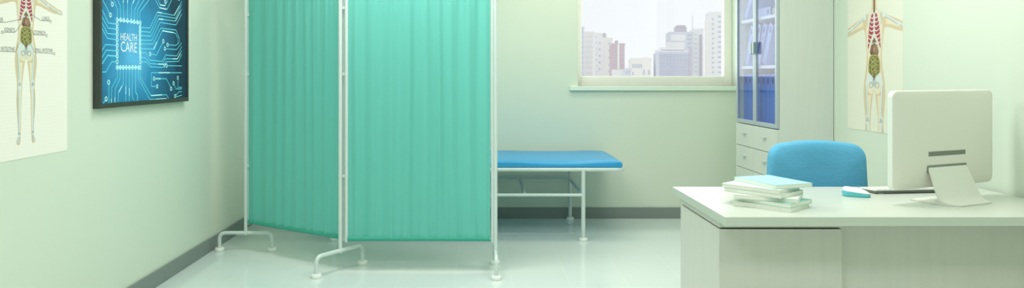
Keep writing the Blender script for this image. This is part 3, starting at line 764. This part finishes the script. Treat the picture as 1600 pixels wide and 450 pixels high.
# local x runs left to right across the back, local y away from the camera
MW, MH, MZ0 = 0.675, 0.425, 0.060
yo = 0.140
def rr3(w, h, r, y, dz=0):
    return [(p[0]+0.010, y, p[1]+MZ0+MH/2) for p in rrect(w, h, r, 8)]
bm = bmesh.new()
loft(bm, [rr3(MW*.5, MH*.5, .03, yo-.0125), rr3(MW*.85, MH*.85, .03, yo-.006), rr3(MW-.012, MH-.012, .026, yo), rr3(MW-.004, MH-.004, .029, yo+.002), rr3(MW, MH, .030, yo+.006)])
case = obj('casing', bm, M['mon'], t, smooth=True)
bm = bmesh.new(); loft(bm, [rr3(MW, MH, .030, yo+.006), rr3(MW, MH, .030, yo+.026), rr3(MW-.006, MH-.006, .028, yo+.029)])
obj('edge_band', bm, M['monside'], t, smooth=True)
obj('screen', bbox(-MW/2+.03, MW/2-.01, yo+.029, yo+.031, MZ0+.075, MZ0+MH-.02), M['screen'], t)
bm = bmesh.new()
for k in range(26):
    x0 = -.118+k*.0094; box(bm, x0, x0+.0066, yo-.0145, yo-.005, MZ0+.141, MZ0+.157)
box(bm, -.121, .127, yo-.0135, yo-.004, MZ0+.139, MZ0+.159)
obj('vent_grille', bm, M['vent'], t)
# L-shaped stand: foot plate forward of the bend, neck rising back to the casing
obj('slot_shade_plate', bbox(-.129, .134, yo-.0138, yo-.004, .128, .160), M['vent'], t, bevel=.0008)  # thin grey plate painting the shade of a recess around the neck
bm = bmesh.new(); plan = [(-.100, 0), (.104, 0), (.128, .035), (.142, .08), (.150, .195), (-.146, .195), (-.138, .08), (-.124, .035)]
loft(bm, [[(x, y, z) for x, y in plan] for z in (.0004, .0070)])
plate = obj('stand_foot', bm, M['monstand'], t, bevel=.0012)
path = [(.022, .0068, .116), (.045, .0088, .128), (.060, .014, .136), (.070, .025, .139), (.080, .045, .137), (.094, .080, .133), (.108, .115, .129), (.122, .145, .127), (.132, .157, .126)]
F1, B1 = [], []
bm = bmesh.new()
for i, (y, z, hw) in enumerate(path):
    a_, b_2 = path[max(i-1, 0)], path[min(i+1, len(path)-1)]
    ty, tz = b_2[0]-a_[0], b_2[1]-a_[1]; l_ = math.hypot(ty, tz); th = .0004 if i == 0 else .008
    qy, qz = y+tz/l_*th*1, z-ty/l_*th
    ns = 8
    F1.append([bm.verts.new((.003+hw*(2*k/ns-1), y, z)) for k in range(ns+1)])
    B1.append([bm.verts.new((.003+hw*(2*k/ns-1), qy, max(qz, .003))) for k in range(ns+1)])
for G in (F1, B1):
    for A_, B_ in zip(G, G[1:]):
        for k in range(8): bm.faces.new([A_[k], A_[k+1], B_[k+1], B_[k]])
for i in range(len(path)-1):
    for k in (0, 8): bm.faces.new([F1[i][k], F1[i+1][k], B1[i+1][k], B1[i][k]])
for i in (0, len(path)-1):
    for k in range(8): bm.faces.new([F1[i][k], F1[i][k+1], B1[i][k+1], B1[i][k]])
obj('stand_neck', bm, M['monstand'], t, smooth=True)

# ------------------------------------------------------------------ keyboard, mouse
t = thing('computer_keyboard', 'slim white keyboard behind the computer stand', 'keyboard', (1.833, 3.322, DZ), math.radians(7))
bm = bmesh.new()
vs = box(bm, .002, .428, .002, .124, .003, .0085); 
for i, (dx, dz) in ((4, (0, .004)), (5, (0, .004))): vs[i].co.z += 0.006
obj('body', bm, M['kbdedge'], t, bevel=0.0015)
kp = None
for fx_ in (.03, .40): obj('rear_foot', bbox(fx_-.012, fx_+.012, .004, .012, .0003, .0035), M['kbd'], t)
top = bmesh.new(); box(top, 0, .43, 0, .125, .0, .003)
o = obj('top_plate', top, M['kbd'], t); o.location = (0, 0, 0.0146); o.rotation_euler = (-math.atan2(.006, .125), 0, 0)
for r in range(5):
    for c_ in range(14):
        w_ = .0255
        if r == 0 and 4 <= c_ <= 8:
            if c_ > 4: continue
            w_ = .0255*5+.004*4
        k_ = obj('key', bbox(0, w_, 0, .0185, 0, .0032), M['key'], t) if kp is None or w_ > .03 else kp.copy()
        if kp is None: kp = k_
        elif w_ < .03: C.objects.link(k_); k_.parent = t
        k_.location = (.008+c_*.0296, .006+r*.0232, .0177-(.006/.125)*(.006+r*.0232)); k_.rotation_euler = (-math.atan2(.006, .125), 0, 0)

t = thing('computer_mouse', 'white and cyan mouse on the desk beside the keyboard', 'mouse', (1.712, 3.262, DZ), math.radians(-22))
def mouse_ring(z, sx, sy, x0=0.0):
    return [(x0+sx*math.copysign(abs(math.cos(a))**0.85, math.cos(a)), sy*math.copysign(abs(math.sin(a))**0.85, math.sin(a)), z) for a in [2*PI*k/28 for k in range(28)]]
def tilt(ring, k, z0): return [(x, y, z-k*(x+.0)-0) for x, y, z in ring]
bm = bmesh.new()
loft(bm, [mouse_ring(.0, .054, .029), mouse_ring(.003, .058, .032), tilt(mouse_ring(.014, .059, .0335), .10, 0), tilt(mouse_ring(.0215, .056, .032), .12, 0)])
obj('body', bm, M['mousec'], t, smooth=True)
bm = bmesh.new()
loft(bm, [tilt(mouse_ring(.0205, .0565, .0322), .12, 0), tilt(mouse_ring(.028, .053, .030, -.002), .13, 0), tilt(mouse_ring(.0345, .044, .024, -.007), .14, 0), tilt(mouse_ring(.0385, .030, .015, -.012), .12, 0), tilt(mouse_ring(.0395, .010, .005, -.014), .08, 0)])
obj('top_shell', bm, M['mousew'], t, smooth=True)

# ------------------------------------------------------------------ books
books = [ # near corner (x, y), long-axis direction deg, length, width, cover, label
 ((1.247,2.872), 134, .247, .178, 'cwhite', 'white book at the bottom of the stack on the desk'),
 ((1.245,2.875), 130, .250, .182, 'cteal', 'book with a teal cover, second from the bottom of the stack'),
 ((1.284,2.896), 150, .250, .190, 'cwhite', 'white book third from the bottom, twisted furthest round'),
 ((1.220,2.902), 131, .255, .190, 'cgrey', 'greyish white book fourth from the bottom of the stack'),
 ((1.217,2.914), 132, .255, .185, 'cwhite', 'bright white book just under the pale blue one'),
 ((1.210,2.935), 109, .258, .190, 'ccyan', 'pale blue book on top of the stack'),
]
zt = DZ
for (nx, ny), dg, L_, Wb, cv, lab in books:
    th = 0.0168
    t = thing('book', lab, 'book', (nx, ny, zt+.0002), math.radians(dg), 'books stacked on the desk')
    # local x along the long axis away from the near corner, local -y to the right
    e = .0016; bm = bmesh.new()
    box(bm, 0, L_, -Wb, 0, 0, e); box(bm, 0, L_, -Wb, 0, th-e, th-.0003); box(bm, 0, L_, -Wb, -Wb+e, e, th-e)
    obj('cover', bm, M[cv], t)
    obj('pages', bbox(.0015, L_-.002, -Wb+e, -.0015, e, th-e), M['paper'], t)
    zt += th

# ------------------------------------------------------------------ chair
t = thing('office_chair', 'blue fabric office chair tucked behind the desk', 'chair', (1.813, 3.72, 0))
def chair_outline(sc=1.0, dy=0.0, y=0.0):
    pts = []; zb, ztp = 0.52, 0.935
    N = 14; out = [(-.258, zb), ]
    wl, wt, r = .276, .261, .085
    out = [(-wl+.02, zb), (wl-.02, zb), (wl, zb+.03)]
    for k in range(N+1):
        a = PI/2*k/N; out.append((wt-r+r*math.cos(a), ztp-r+(r*math.sin(a))))
    for k in range(1, 12):
        s = 1-2*k/12; out.append(((wt-r)*s, ztp+.014*(1-s*s)))
    for k in range(N+1):
        a = PI/2+PI/2*k/N; out.append((-(wt-r)+r*math.cos(a), ztp-r+(r*math.sin(a))))
    out.append((-wl, zb+.03))
    cz = (zb+ztp)/2
    return [(x*sc if sc < 1 else x, y+.03*(x/.25)**2*-1, cz+(z-cz)*sc) for x, z in out]
def inset_o(d, y):
    cz = .73; res = []
    for (x, yy, z) in chair_outline():
        sx = (0.262-d)/0.262; sz = (0.21-d)/0.21
        res.append((x*sx, y-.02*(x/.25)**2, cz+(z-cz)*sz))
    return res
bm = bmesh.new(); yb = 0.13
loft(bm, [inset_o(.12, yb-.006), inset_o(.05, yb-.004), inset_o(.018, yb), inset_o(.006, yb+.008), inset_o(0, yb+.022), inset_o(0, yb+.045), inset_o(.008, yb+.062), inset_o(.03, yb+.07), inset_o(.1, yb+.072)])
obj('backrest', bm, M['fabric'], t, smooth=True)
bm = bmesh.new()
sr = lambda d, z: [(p[0], p[1]-.10, z) for p in rrect(.48-2*d, .44-2*d, .09-min(d, .05), 8)]
loft(bm, [sr(.03, .43), sr(.005, .44), sr(0, .46), sr(.006, .485), sr(.03, .498), sr(.09, .502)])
obj('seat', bm, M['fabric'], t, smooth=True)
bm = bmesh.new(); tube(bm, fillet([(0, -.05, .425), (0, .22, .425), (0, .215, .62)], .06), .014); obj('back_bracket', bm, M['plasticdk'], t, smooth=True)
bm = bmesh.new(); lathe(bm, [(.05, .425), (.05, .40), (.02, .39), (.02, .25), (.03, .25), (.03, .10), (.045, .095), (.045, .06)], 0, -.1); obj('gas_column', bm, M['chairmetal'], t, smooth=True)
for k in range(5):
    a = 2*PI*k/5+.3
    bm = bmesh.new(); tube(bm, [(.03*math.cos(a), -.1+.03*math.sin(a), .085), (.26*math.cos(a), -.1+.26*math.sin(a), .066)], .014, 10)
    lg = obj('base_leg', bm, M['chairmetal'], t, smooth=True)
    bm = bmesh.new(); qx, qy = .255*math.cos(a), -.1+.255*math.sin(a)
    tube(bm, [(qx-.012*math.sin(a), qy+.012*math.cos(a), .026), (qx+.012*math.sin(a), qy-.012*math.cos(a), .026)], .026, 16)
    box(bm, qx-.006, qx+.006, qy-.006, qy+.006, .03, .066); obj('caster', bm, M['plasticdk'], lg, smooth=True)

# ------------------------------------------------------------------ light
w = bpy.data.worlds.new('sky'); bpy.context.scene.world = w; w.use_nodes = True
bg = w.node_tree.nodes['Background']; bg.inputs[0].default_value = (*lin((246,249,252)), 1); bg.inputs[1].default_value = 1.08

def area(name, loc, rot, sx, sy, power, col=(1,1,1)):
    l = bpy.data.lights.new(name, 'AREA'); l.shape = 'RECTANGLE'; l.size = sx; l.size_y = sy; l.energy = power; l.color = col
    o = bpy.data.objects.new(name, l); C.objects.link(o); o.location = loc; o.rotation_euler = rot; return o
for i, (x, y, p) in enumerate([(-1.0, 1.2, 29), (1.1, 1.1, 18), (-0.6, 4.25, 33), (1.4, 3.5, 29), (0.75, 5.6, 17)]):
    area('ceiling_light', (x, y, CEIL-.02), (0, 0, 0), 1.2, .6, p, (1.0, 0.965, 0.96) if y < 5 else (1.0, 0.92, 0.78))  # unseen rear lamp, its warm tint added to turn the back wall beige
area('window_daylight', ((WX0+WX1)/2, D_BACK+0.3, (WZ0+WZ1)/2), (math.radians(-90), 0, 0), 1.4, 1.0, 9, (0.97, 1.0, 1.0))

# ------------------------------------------------------------------ camera
cd = bpy.data.cameras.new('camera'); cam = bpy.data.objects.new('camera', cd); C.objects.link(cam)
cam.location = (0, 0, H); cam.rotation_euler = (math.radians(90), 0, 0)
cd.sensor_fit = 'HORIZONTAL'; cd.sensor_width = 36; cd.lens = F/1600*36
cd.shift_x = (800-VX)/1600; cd.shift_y = -(225-VY)/1600; cd.clip_end = 2000; cd.clip_start = 0.05
s = bpy.context.scene; s.camera = cam
s.view_settings.view_transform = 'Standard'; s.view_settings.look = 'None'; s.view_settings.gamma = 1; s.view_settings.use_curve_mapping = False
s.view_settings.exposure = 0.0
s.cycles.use_denoising = True; s.cycles.max_bounces = 10; s.cycles.diffuse_bounces = 6
